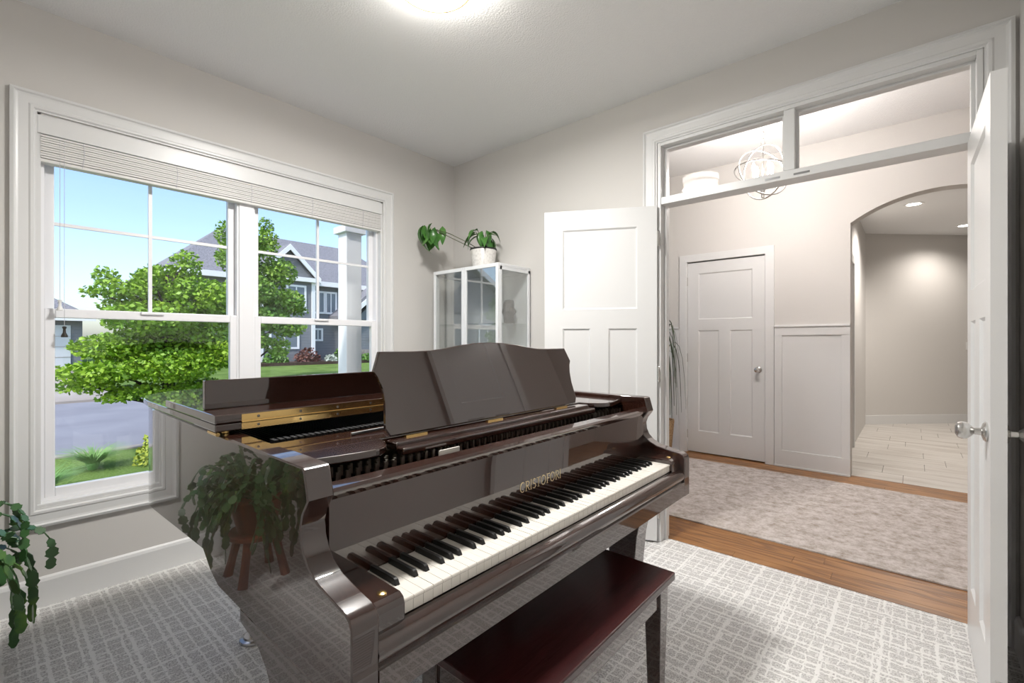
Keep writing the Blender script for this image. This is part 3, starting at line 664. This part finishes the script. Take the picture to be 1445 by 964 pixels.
MB().lathe([(.090, .126), (.086, .136), (.04, .142), (.001, .143)], pc, 20).build('soil', 'soil', ph)
random.seed(11)
tip = Vector((.225, -.42, CT+.325))
for dz, dy in ((.0, 0), (-.03, .02)):
    MB().tube([(.54, -.19, CT+.14), (.45, -.25+dy, CT+.21+dz), (.33, -.34+dy, CT+.285+dz), tip], .0032, 6).build('long_stem', 'stem', ph, smooth=True)
for k in range(17):
    yw = PI+random.uniform(-1.7, 1.7); p = tip+Vector((random.uniform(-.075, .06), random.uniform(-.07, .05), random.uniform(-.04, .03)))
    leaf_at(ph, p, yw, random.uniform(-1.35, -.9), random.uniform(.14, .20), random.uniform(.055, .075), 'leaf', 1.0)
for k in range(15):
    yw = 2*PI*k/15+random.uniform(-.2, .2); r0 = random.uniform(.02, .07); hz = random.uniform(.22, .30)
    p = Vector((.56+r0*math.cos(yw), -.19+r0*math.sin(yw), CT+hz))
    MB().tube([(.555, -.19, CT+.135), (.555+r0*.3*math.cos(yw), -.19+r0*.3*math.sin(yw), CT+.2), p], .0028, 5).build('leaf_stem', 'stem', ph, smooth=True)
    leaf_at(ph, p, yw, random.uniform(-1.1, .2), random.uniform(.11, .17), random.uniform(.045, .065), 'leaf', .9)
MB().tube([(.56, -.19, CT+.135), (.60, -.21, CT+.2), (.635, -.22, CT+.25)], .0025, 5).build('leaf_stem', 'stem', ph, smooth=True)
leaf_at(ph, (.63, -.22, CT+.25), .3, .2, .07, .05, 'leaf', .6)

# holiday cactus on a wooden stand at the end of the window wall
CC = Vector((.44, -2.86, .36))
pst = thing('plant_stand', 'small red-brown wooden plant stand on the carpet under the cactus', 'plant stand', (CC.x, CC.y, 0))
MB().lathe([(.001, .215), (.13, .215), (.135, .220), (.135, .236), (.13, .24), (.001, .24)], (CC.x, CC.y, 0), 28).build('stand_top', 'redwood', pst, smooth=40)
for k in range(4):
    a_ = PI/4+k*PI/2; e = Vector((math.cos(a_), math.sin(a_), 0))
    MB().tube([CC*0+Vector((CC.x, CC.y, .215))+e*.09, Vector((CC.x, CC.y, .1))+e*.12, Vector((CC.x, CC.y, .0))+e*.145], [.022, .02, .024], 8).build('leg', 'redwood', pst)
hc = thing('holiday_cactus', 'trailing green holiday cactus in a pot on the wooden stand', 'plant', (CC.x, CC.y, .241))
MB().lathe([(.085, .241), (.09, .243), (.125, .40), (.12, .405), (.112, .395), (.11, .385), (.001, .385)], (CC.x, CC.y, 0), 28).build('pot', 'redwood', hc, smooth=40)
random.seed(5)
def cactus_stem(yaw, reach, top, drop):
    mbx = MB(); n = 11; pts = []
    for i in range(n+1):
        t = i/n; r = .04+reach*math.sin(min(1, t*1.15)*PI/2); z = .40+top*math.sin(min(1, t*1.9)*PI/2)-drop*max(0, t-.3)**1.6
        yy = yaw+.25*math.sin(t*3+yaw*5); pts.append(Vector((CC.x+r*math.cos(yy), CC.y+r*math.sin(yy), max(.05, z))))
    for i in range(1, n):
        a_, b_ = pts[i], pts[i+1]; t = (b_-a_); L_ = t.length*1.12; t.normalize()
        s_ = t.cross(Vector((0, 0, 1)));  s_ = s_.normalized() if s_.length > .01 else Vector((1, 0, 0))
        s_ = Matrix.Rotation(random.uniform(-.9, .9), 3, t) @ s_; nn_ = s_.cross(t)
        w_ = random.uniform(.013, .019)
        ring_ = [(0, .25), (.3, 1), (.62, .9), (.72, 1.12), (.95, .5), (1, 0), (.95, -.5), (.72, -1.12), (.62, -.9), (.3, -1), (0, -.25)]
        v = [a_+t*(u*L_)+s_*(w_*q_)+nn_*.0016 for u, q_ in ring_]+[a_+t*(u*L_)+s_*(w_*q_)-nn_*.0016 for u, q_ in ring_]
        m_ = len(ring_); mbx.add(v, [tuple(range(m_)), tuple(range(2*m_-1, m_-1, -1))]+[(k, (k+1) % m_, m_+(k+1) % m_, m_+k) for k in range(m_)])
    return mbx
for k in range(95):
    cactus_stem(2*PI*k/95+random.uniform(-.1, .1), random.uniform(.12, .31), random.uniform(.05, .25), random.uniform(.1, .75)).build('trailing_stem', 'cactus', hc)

# dracaena in a basket beside the closet door
DC = Vector((.985, 2.08, 0))
bk = thing('potted_dracaena', 'spiky dracaena in a woven basket beside the closet door', 'plant', DC)
MB().lathe([(.10, .09), (.11, .092), (.135, .37), (.135, .385), (.12, .385), (.118, .36), (.001, .36)], DC, 24).build('basket', 'wicker', bk, smooth=40)
for k in range(3):
    a_ = .5+k*2*PI/3; MB().tube([DC+Vector((.09*math.cos(a_), .09*math.sin(a_), .12)), DC+Vector((.125*math.cos(a_), .125*math.sin(a_), .0))], .006, 6).build('basket_leg', 'rubber', bk)
MB().tube([DC+Vector((0, 0, .36)), DC+Vector((.01, 0, .8)), DC+Vector((0, 0, 1.18))], [.018, .016, .012], 8).build('cane', 'bark', bk)
random.seed(9)
for k in range(34):
    yw = 2*PI*k/34*5+random.uniform(-.2, .2); up = random.uniform(.1, .42); ln = random.uniform(.2, .38); mbx = MB(); prev = None; v = []; f = []
    b0 = DC+Vector((0, 0, random.uniform(1.02, 1.2)))
    for i in range(8):
        t = i/7; p = b0+Vector((math.cos(yw), math.sin(yw), 0))*ln*.75*math.sin(t*1.4)+Vector((0, 0, up*math.sin(t*PI*.8)-.62*t*t*t*(1.2-up)*1.2))
        s_ = Vector((-math.sin(yw), math.cos(yw), 0))*(.013*(1-t)+.003)
        v += [p-s_, p+s_, p+s_-Vector((0, 0, .001)), p-s_-Vector((0, 0, .001))]
    for i in range(7):
        for q_ in range(4): f.append((4*i+q_, 4*i+(q_+1) % 4, 4*i+4+(q_+1) % 4, 4*i+4+q_))
    mbx.add(v, f).build('leaf', 'dracaena', bk, smooth=True)

# ------------------------------------------------------------------ lamps
# foyer orb chandelier
oc_ = Vector((2.15, 1.25, 2.52)); ch = thing('orb_chandelier', 'nickel orb chandelier with candle bulbs hanging in the foyer', 'chandelier', oc_)
for n_ in ((.72, -.62, .30), (.55, .80, .10), (.12, .2, .97)): MB().ring(oc_, .20, .006, n_).build('orb_ring', 'chrome', ch, smooth=True)
MB().tube([oc_+Vector((0, 0, .20)), oc_+Vector((0, 0, -.05))], .006, 8).lathe([(.006, -.20), (.012, -.195), (.012, -.16), (.02, -.13), (.02, -.10), (.006, -.06)], oc_, 14).build('stem', 'chrome', ch, smooth=40)
for k in range(9): MB().ring(oc_+Vector((0, 0, .225+k*.035)), .014, .0028, (1, 0, 0) if k % 2 else (0, 1, 0), 12, 5).build('chain_link', 'chrome', ch, smooth=True)
MB().lathe([(.06, 0), (.062, -.01), (.02, -.03), (.004, -.035)], (oc_.x, oc_.y, FH), 24).build('canopy', 'chrome', ch, smooth=40)
for k in range(4):
    a_ = PI/4+k*PI/2; e = Vector((math.cos(a_), math.sin(a_), 0))*.075
    ar = MB().tube([oc_+Vector((0, 0, -.11)), oc_+e*.6+Vector((0, 0, -.12)), oc_+e+Vector((0, 0, -.09))], .005, 6).build('lamp_arm', 'chrome', ch, smooth=True)
    MB().lathe([(.011, -.09), (.011, 0), (.008, .002)], oc_+e, 12).build('candle_sleeve', 'candle', ar, smooth=40)
    MB().lathe([(.006, .002), (.013, .02), (.014, .035), (.008, .06), (.001, .075)], oc_+e, 12).build('bulb', 'bulb', ar, smooth=True)
ld = bpy.data.lights.new('chandelier_lamp', 'POINT'); ld.energy = P_FOYER; ld.color = (1, .935, .895); ld.shadow_soft_size = .12
lo = bpy.data.objects.new('chandelier_lamp', ld); COL.objects.link(lo); lo.parent = ch; lo.location = (0, 0, .02)
# room ceiling fixture
cf = Vector((1.557, -1.5, H)); cl = thing('ceiling_light', 'round flush ceiling light with faceted glass at the room centre', 'ceiling light', cf)
MB().lathe([(.17, 0), (.172, -.012), (.16, -.022), (.02, -.024)], cf, 36).build('canopy', 'chrome', cl, smooth=40)
MB().lathe([(.155, -.024), (.155, -.030), (.152, -.065), (.125, -.098), (.085, -.110), (.03, -.114), (.001, -.114)], cf, 36).build('glass_shade', 'lampglass', cl, smooth=False)
MB().lathe([(.153, -.070), (.158, -.074), (.158, -.082), (.150, -.084), (.148, -.072)], cf, 36, cap=False).build('shade_band', 'brass', cl, smooth=40)
ld = bpy.data.lights.new('ceiling_lamp', 'AREA'); ld.shape = 'DISK'; ld.size = .30; ld.energy = P_ROOM; ld.color = (1, .98, .95)
lo = bpy.data.objects.new('ceiling_lamp', ld); COL.objects.link(lo); lo.parent = cl; lo.location = (0, 0, -.125)

# ------------------------------------------------------------------ outdoors
GZ = -.40
struct(MB().box(-5.9, -.16, -40, 40, GZ-.2, GZ).build('ground_yard', 'lawn'), 'front lawn between the window and the street', 'lawn')
struct(MB().box(-14, -5.9, -60, 60, GZ-.22, GZ-.03).build('road', 'asphalt'), 'grey asphalt street outside the window', 'road')
struct(MB().box(-6.05, -5.85, -60, 60, GZ-.2, GZ+.02).build('kerb', 'concrete'), 'concrete kerb on the near side of the street', 'kerb')
struct(MB().prism([(-14, GZ-.2), (-14, GZ+.02), (-24, .05), (-60, .3), (-450, 1.1), (-450, GZ-.2)], -300, 300, 'y').build('ground_far', 'lawn'), 'sloping lawn on the far side of the street', 'lawn')
struct(MB().prism([(-13.9, GZ-.19), (-13.9, GZ+.03), (-24, .07), (-26, .075), (-26, GZ-.19)], -7.5, -.2, 'y').build('driveway', 'concrete'), 'pale concrete driveway across the street', 'driveway')
pp = thing('porch_post', 'white square porch post outside the window', 'post', (-.9, -.47, GZ))
MB().box(-.97, -.82, -.55, -.40, GZ, 2.20).build('shaft', 'extwhite', pp, bevel=.004)
MB().box(-1.0, -.79, -.58, -.37, 2.20, 2.26).build('cap', 'extwhite', pp, bevel=.004)
def tree(name, label, loc, blobs, nleaf, size, m_, trunk_h, seed, trunk_r=.07):
    random.seed(seed); t = thing(name, label, 'tree', loc); L0 = Vector(loc)
    tk = MB().tube([L0, L0+Vector((.03, .02, trunk_h*.5)), L0+Vector((0, 0, trunk_h))], [trunk_r*1.3, trunk_r, trunk_r*.35], 8)
    for c, r in blobs:
        c = Vector(c); b0 = L0+Vector((0, 0, min(trunk_h*.95, max(.5, c.z-.45))))
        tk.tube([b0, (b0+L0+c)/2+Vector((0, 0, .08)), L0+c], [trunk_r*.35, trunk_r*.25, .008], 5)
    tk.build('trunk', 'bark', t, smooth=True)
    mbx = MB(); tot = sum(r[0]*r[1]*r[2] for _, r in blobs)
    for c, r in blobs:
        for _ in range(int(nleaf*r[0]*r[1]*r[2]/tot)):
            d_ = Vector((random.gauss(0, 1), random.gauss(0, 1), random.gauss(0, 1))).normalized()*random.random()**.42
            p = L0+Vector(c)+Vector((d_.x*r[0], d_.y*r[1], d_.z*r[2]))
            a_ = Vector((random.gauss(0, 1), random.gauss(0, 1), random.gauss(-.3, .5))).normalized(); b_ = a_.orthogonal().normalized()
            b_ = Matrix.Rotation(random.uniform(0, 6.28), 3, a_) @ b_; s_ = size*random.uniform(.6, 1.25)
            mbx.add([p-a_*s_*.5, p+b_*s_*.36+a_*s_*.05, p+a_*s_*.55, p-b_*s_*.36+a_*s_*.05], [(0, 1, 2), (0, 2, 3)])
    o = mbx.build('foliage', m_, t); o['kind'] = 'stuff'
    return t
def at(px, py, X):
    k = (px-722.5)/650; dx = -.656059+k*.75471; dy = .75471+k*.656059; t = (X-3.02)/dx
    return Vector((X, -2.70+dy*t, 1.215+(482-py)/650*t))
# street maple: blobs given where its branches show between the panes
def blobs_px(lst, X, base): return [((lambda q_: (q_.x-base.x+dx, q_.y-base.y, q_.z-base.z))(at(px, py, X)), r) for px, py, dx, r in lst]
B1 = Vector((-5.3, at(236, 500, -5.3).y, GZ))
bl1 = blobs_px([(140, 525, .1, (.45, .55, .16)), (180, 490, -.2, (.5, .6, .22)), (120, 545, 0, (.3, .35, .10)), (210, 450, .2, (.5, .6, .25)), (265, 470, -.2, (.6, .6, .3)), (280, 420, .1, (.5, .5, .3)), (235, 400, -.2, (.35, .4, .3)), (262, 375, 0, (.2, .22, .25)), (170, 410, .1, (.28, .34, .16)), (150, 390, 0, (.14, .16, .16)), (130, 412, 0, (.12, .16, .08)), (205, 395, .1, (.14, .18, .22)), (300, 500, .1, (.45, .5, .25)), (240, 515, .2, (.6, .6, .25)), (200, 552, 0, (.4, .4, .12)), (165, 560, .1, (.25, .25, .08)), (275, 545, 0, (.4, .4, .15)), (315, 440, -.3, (.3, .4, .3)), (190, 430, -.2, (.3, .4, .15))], -5.3, B1)
tree('maple_tree', 'bright green spreading maple growing by the near kerb', B1, bl1, 30000, .062, 'leafy', 2.6, 21)
B2 = Vector((-15.5, at(362, 500, -15.5).y, GZ+.05))
bl2 = blobs_px([(318, 330, 0, (.3, .35, .5)), (335, 365, 0, (.7, .7, .6)), (372, 345, .2, (.45, .5, .6)), (375, 320, 0, (.25, .3, .35)), (392, 385, 0, (.7, .7, .6)), (350, 410, .2, (.9, .9, .6)), (400, 425, 0, (.8, .8, .5)), (370, 450, 0, (1, 1, .5)), (345, 480, 0, (.9, .9, .4)), (405, 462, 0, (.7, .7, .4)), (390, 490, .1, (.5, .5, .4)), (420, 438, 0, (.4, .4, .25)), (355, 375, -.2, (.5, .5, .5))], -15.5, B2)
tree('elm_tree', 'tall loose green tree on the lawn across the street', B2, bl2, 16000, .13, 'leafy2', 5.2, 22, .11)
BR = Vector((-9, -12.0, GZ))
tree('spruce_tree', 'slim dark tree by the neighbouring drive', BR, [((random.uniform(-.3, .3), random.uniform(-.3, .3), 1+k*.42), (1.3-.1*k, 1.3-.1*k, .3)) for k in range(11)], 5000, .18, 'leafy2', 5.4, 23, .1)
# houses across the street
def extwin(parent, X, y0, y1, z0, z1, bars=True):
    f_ = MB().box(X, X+.06, y0-.11, y1+.11, z0-.11, z0).box(X, X+.06, y0-.11, y1+.11, z1, z1+.11).box(X, X+.06, y0-.11, y0, z0, z1).box(X, X+.06, y1, y1+.11, z0, z1)
    if bars: f_.box(X+.02, X+.05, (y0+y1)/2-.03, (y0+y1)/2+.03, z0, z1)
    o = f_.build('window', 'extwhite', parent)
    MB().box(X+.01, X+.025, y0, y1, z0, z1).build('pane', 'extglass', o)
HX = -24
ha = thing('grey_house', 'grey sided two-storey house with shingled gables across the street', 'house', (HX-4, 9.5, .05))
MB().box(HX-9, HX, 3.4, 16.7, -.1, 4.7).build('wall', 'sidingm', ha)
MB().add([(HX+.5, 2.9, 4.75), (HX+.5, 17.2, 4.75), (HX-9.5, 17.2, 4.75), (HX-9.5, 2.9, 4.75), (HX-4.5, 6.6, 8.0), (HX-4.5, 15.0, 8.0)], [(0, 1, 5, 4), (1, 2, 5), (2, 3, 4, 5), (3, 0, 4), (3, 2, 1, 0)]).build('roof', 'shingle', ha)
MB().box(HX+.5, HX+.58, 2.9, 17.2, 4.5, 4.78).box(HX, HX+.5, 2.9, 17.2, 4.55, 4.62).build('fascia', 'extwhite', ha)
def gable(yc, hw, z0, rise, xf, depth):
    g = MB().prism([(yc-hw+.3, z0), (yc+hw-.3, z0), (yc, z0+rise-.3)], xf-depth, xf-.25, 'x').build('gable_wall', 'sidingm', ha)
    MB().prism([(yc-hw, z0-.02), (yc, z0+rise), (yc+hw, z0-.02), (yc+hw, z0-.22), (yc, z0+rise-.2), (yc-hw, z0-.22)], xf-depth, xf-.02, 'x').build('gable_roof', 'shingle', ha)
    MB().prism([(yc-hw, z0-.04), (yc, z0+rise-.02), (yc+hw, z0-.04), (yc+hw, z0-.34), (yc, z0+rise-.34), (yc-hw, z0-.34)], xf-.02, xf+.06, 'x').build('rake_board', 'extwhite', ha)
gable(8.5, 1.75, 4.9, 1.75, HX+1.0, 4.5)
MB().box(HX, HX+.72, 7.0, 10.0, .0, 4.9).build('bay', 'sidingm', ha)
MB().box(HX+.72, HX+.80, 9.82, 10.02, 0, 4.8).box(HX+.72, HX+.80, 6.98, 7.18, 0, 4.8).box(HX+.7, HX+1.0, 6.8, 10.2, 4.62, 4.86).build('corner_board', 'extwhite', ha)
extwin(ha, HX+.72, 8.5, 9.4, 3.0, 4.3); extwin(ha, HX, 10.35, 10.9, 3.0, 4.15); extwin(ha, HX, 11.1, 11.65, 3.0, 4.15)
extwin(ha, HX, 10.35, 10.75, 1.35, 1.9); extwin(ha, HX+.72, 7.6, 9.0, .9, 2.2)
MB().box(HX-3, HX+1.4, 12.2, 17.5, -.1, 2.6).build('garage_wing', 'sidingm', ha)
wing_r = MB().prism([(11.2, 2.55), (11.2, 2.75), (14.6, 5.6), (18.0, 2.75), (18.0, 2.55), (14.6, 5.35)], HX-3, HX+1.75, 'x').build('wing_roof', 'shingle', ha)
MB().prism([(11.2, 2.5), (14.6, 5.42), (18.0, 2.5), (18.0, 2.2), (14.6, 5.05), (11.2, 2.2)], HX+1.75, HX+1.83, 'x').build('rake_board', 'extwhite', ha)
MB().prism([(12.2, 2.55), (17.0, 2.55), (14.6, 4.9)], HX+1.2, HX+1.5, 'x').build('gable_wall', 'sidingm', ha)
MB().box(HX+1.4, HX+1.48, 12.18, 12.42, .3, 2.5).box(HX+1.4, HX+1.48, 13.9, 14.1, .3, 2.2).build('corner_board', 'extwhite', ha)
MB().box(HX+1.4, HX+1.62, 12.3, 14.2, -.1, .72).build('stone_base', 'stonew', ha)
MB().lathe([(.02, 0), (.09, .03), (.10, .25), (.03, .36)], (HX+1.52, 13.2, 1.2), 10).build('sconce', 'steel', ha)
MB().tube([(HX+1.5, 12.25, 1.0), (HX+1.6, 12.1, .85), (HX+1.6, 12.05, .1)], .06, 6).build('downspout', 'extwhite', ha)
# more of the street: the ranch house with the white garage door
hb = thing('garage_house', 'low grey house with white garage door and hipped roof', 'house', (-29, -4.5, .05))
MB().box(-34, -26, -9.5, .35, 0, 2.35).build('wall', 'sidingm', hb)
MB().add([(-25.5, -10, 2.35), (-25.5, .75, 2.35), (-34.5, .75, 2.35), (-34.5, -10, 2.35), (-30, -6, 4.9), (-30, -2.9, 4.9)], [(0, 1, 5, 4), (1, 2, 5), (2, 3, 4, 5), (3, 0, 4), (3, 2, 1, 0)]).build('roof', 'shingle', hb)
MB().box(-25.5, -25.42, -10, .75, 2.15, 2.4).build('fascia', 'extwhite', hb)
MB().box(-26, -25.95, -6.2, -.05, .05, 1.95).build('garage_door', 'garage', hb)
for k in range(3): MB().box(-25.955, -25.935, -6.2, -.05, .5+k*.47, .52+k*.47).build('door_seam', 'concrete', hb)
hc2 = thing('gabled_house', 'gabled grey house down the street beyond the driveway', 'house', (-22, -19, 0))
MB().box(-27, -19, -24, -13, -.3, 3.2).build('wall', 'sidingm', hc2)
MB().prism([(-13.6, 3.0), (-13.6, 3.25), (-18.5, 6.6), (-24.4, 3.25), (-24.4, 3.0), (-18.5, 6.35)], -28, -18.5, 'x').build('roof', 'shingle', hc2)
MB().prism([(-13, 3.1), (-24, 3.1), (-18.5, 6.3)], -26.5, -18.95, 'x').build('gable_wall', 'sidingm', hc2)
MB().prism([(-13.6, 2.95), (-13.6, 3.3), (-18.5, 6.66), (-24.4, 3.3), (-24.4, 2.95), (-18.5, 6.3)], -18.5, -18.4, 'x').build('rake_board', 'extwhite', hc2)
extwin(hc2, -19, -17.5, -16, .9, 2.3); extwin(hc2, -19, -21.5, -20, .9, 2.3)
# garden bed and shrubs
struct(MB().box(-23.6, -21.6, 5.5, 14.5, -.05, .10).build('garden_bed', 'mulch'), 'dark mulch bed along the grey house', 'bed')
def shrub(name, label, c, r, n, m_, size, seed, grp=None):
    random.seed(seed); t = thing(name, label, 'shrub', c, grp); mbx = MB(); c = Vector(c)
    for _ in range(n):
        d_ = Vector((random.gauss(0, 1), random.gauss(0, 1), abs(random.gauss(0, 1)))).normalized()*random.random()**.35
        p = c+Vector((d_.x*r[0], d_.y*r[1], d_.z*r[2])); a_ = Vector((random.gauss(0, 1), random.gauss(0, 1), random.gauss(.3, 1))).normalized(); b_ = a_.orthogonal().normalized(); s_ = size*random.uniform(.6, 1.3)
        mbx.add([p-a_*s_*.5, p+b_*s_*.4, p+a_*s_*.5, p-b_*s_*.4], [(0, 1, 2), (0, 2, 3)])
    o = mbx.build('foliage', m_, t); o['kind'] = 'stuff'
    MB().tube([c, c+Vector((0, 0, r[2]*.6))], [.03, .015], 6).build('stem', 'bark', t)
shrub('green_shrub', 'round green shrub at the bay of the grey house', (-22.4, 7.5, .1), (.55, .65, .65), 420, 'shrubm', .14, 31)
shrub('red_shrub', 'dark red barberry shrub in the mulch bed', (-22.3, 9.15, .1), (.6, .75, .8), 480, 'redshrub', .14, 32)
shrub('silver_shrub', 'pale silver plant between red and green shrubs', (-22.1, 10.4, .1), (.35, .38, .4), 260, 'silver', .12, 33)
shrub('leafy_shrub', 'tall green shrub below the small house window', (-22.6, 11.35, .1), (.45, .45, .9), 380, 'shrubm', .15, 34)
shrub('low_shrub', 'low green shrub beside the stone base', (-21.8, 12.5, .1), (.35, .5, .4), 300, 'shrubm', .12, 35)
shrub('gold_shrub', 'yellow-green spirea shrub just outside the window', (-4.6, -1.12, GZ), (.30, .30, .44), 700, 'yellowshrub', .05, 36)
random.seed(8)
for gi, (gx, gy) in enumerate(((-4.80, -1.78), (-3.80, -2.30))):
    t = thing('ornamental_grass', ['arching ornamental grass clump next to the spirea', 'ornamental grass clump farther from the spirea'][gi], 'grass', (gx, gy, GZ)); mbx = MB()
    for _ in range(420):
        yw = random.uniform(0, 6.28); ln = random.uniform(.25, .46); v = []; e = Vector((math.cos(yw), math.sin(yw), 0)); s_ = Vector((-e.y, e.x, 0))*.006
        for i in range(4):
            q_ = i/3; p = Vector((gx, gy, GZ))+e*(.05+ln*.8*q_*q_)+Vector((0, 0, ln*(q_*1.15-.55*q_*q_))); v += [p-s_*(1-q_*.8), p+s_*(1-q_*.8)]
        mbx.add(v, [(2*i, 2*i+1, 2*i+3, 2*i+2) for i in range(3)])
    o = mbx.build('blades', 'blade', t); o['kind'] = 'stuff'
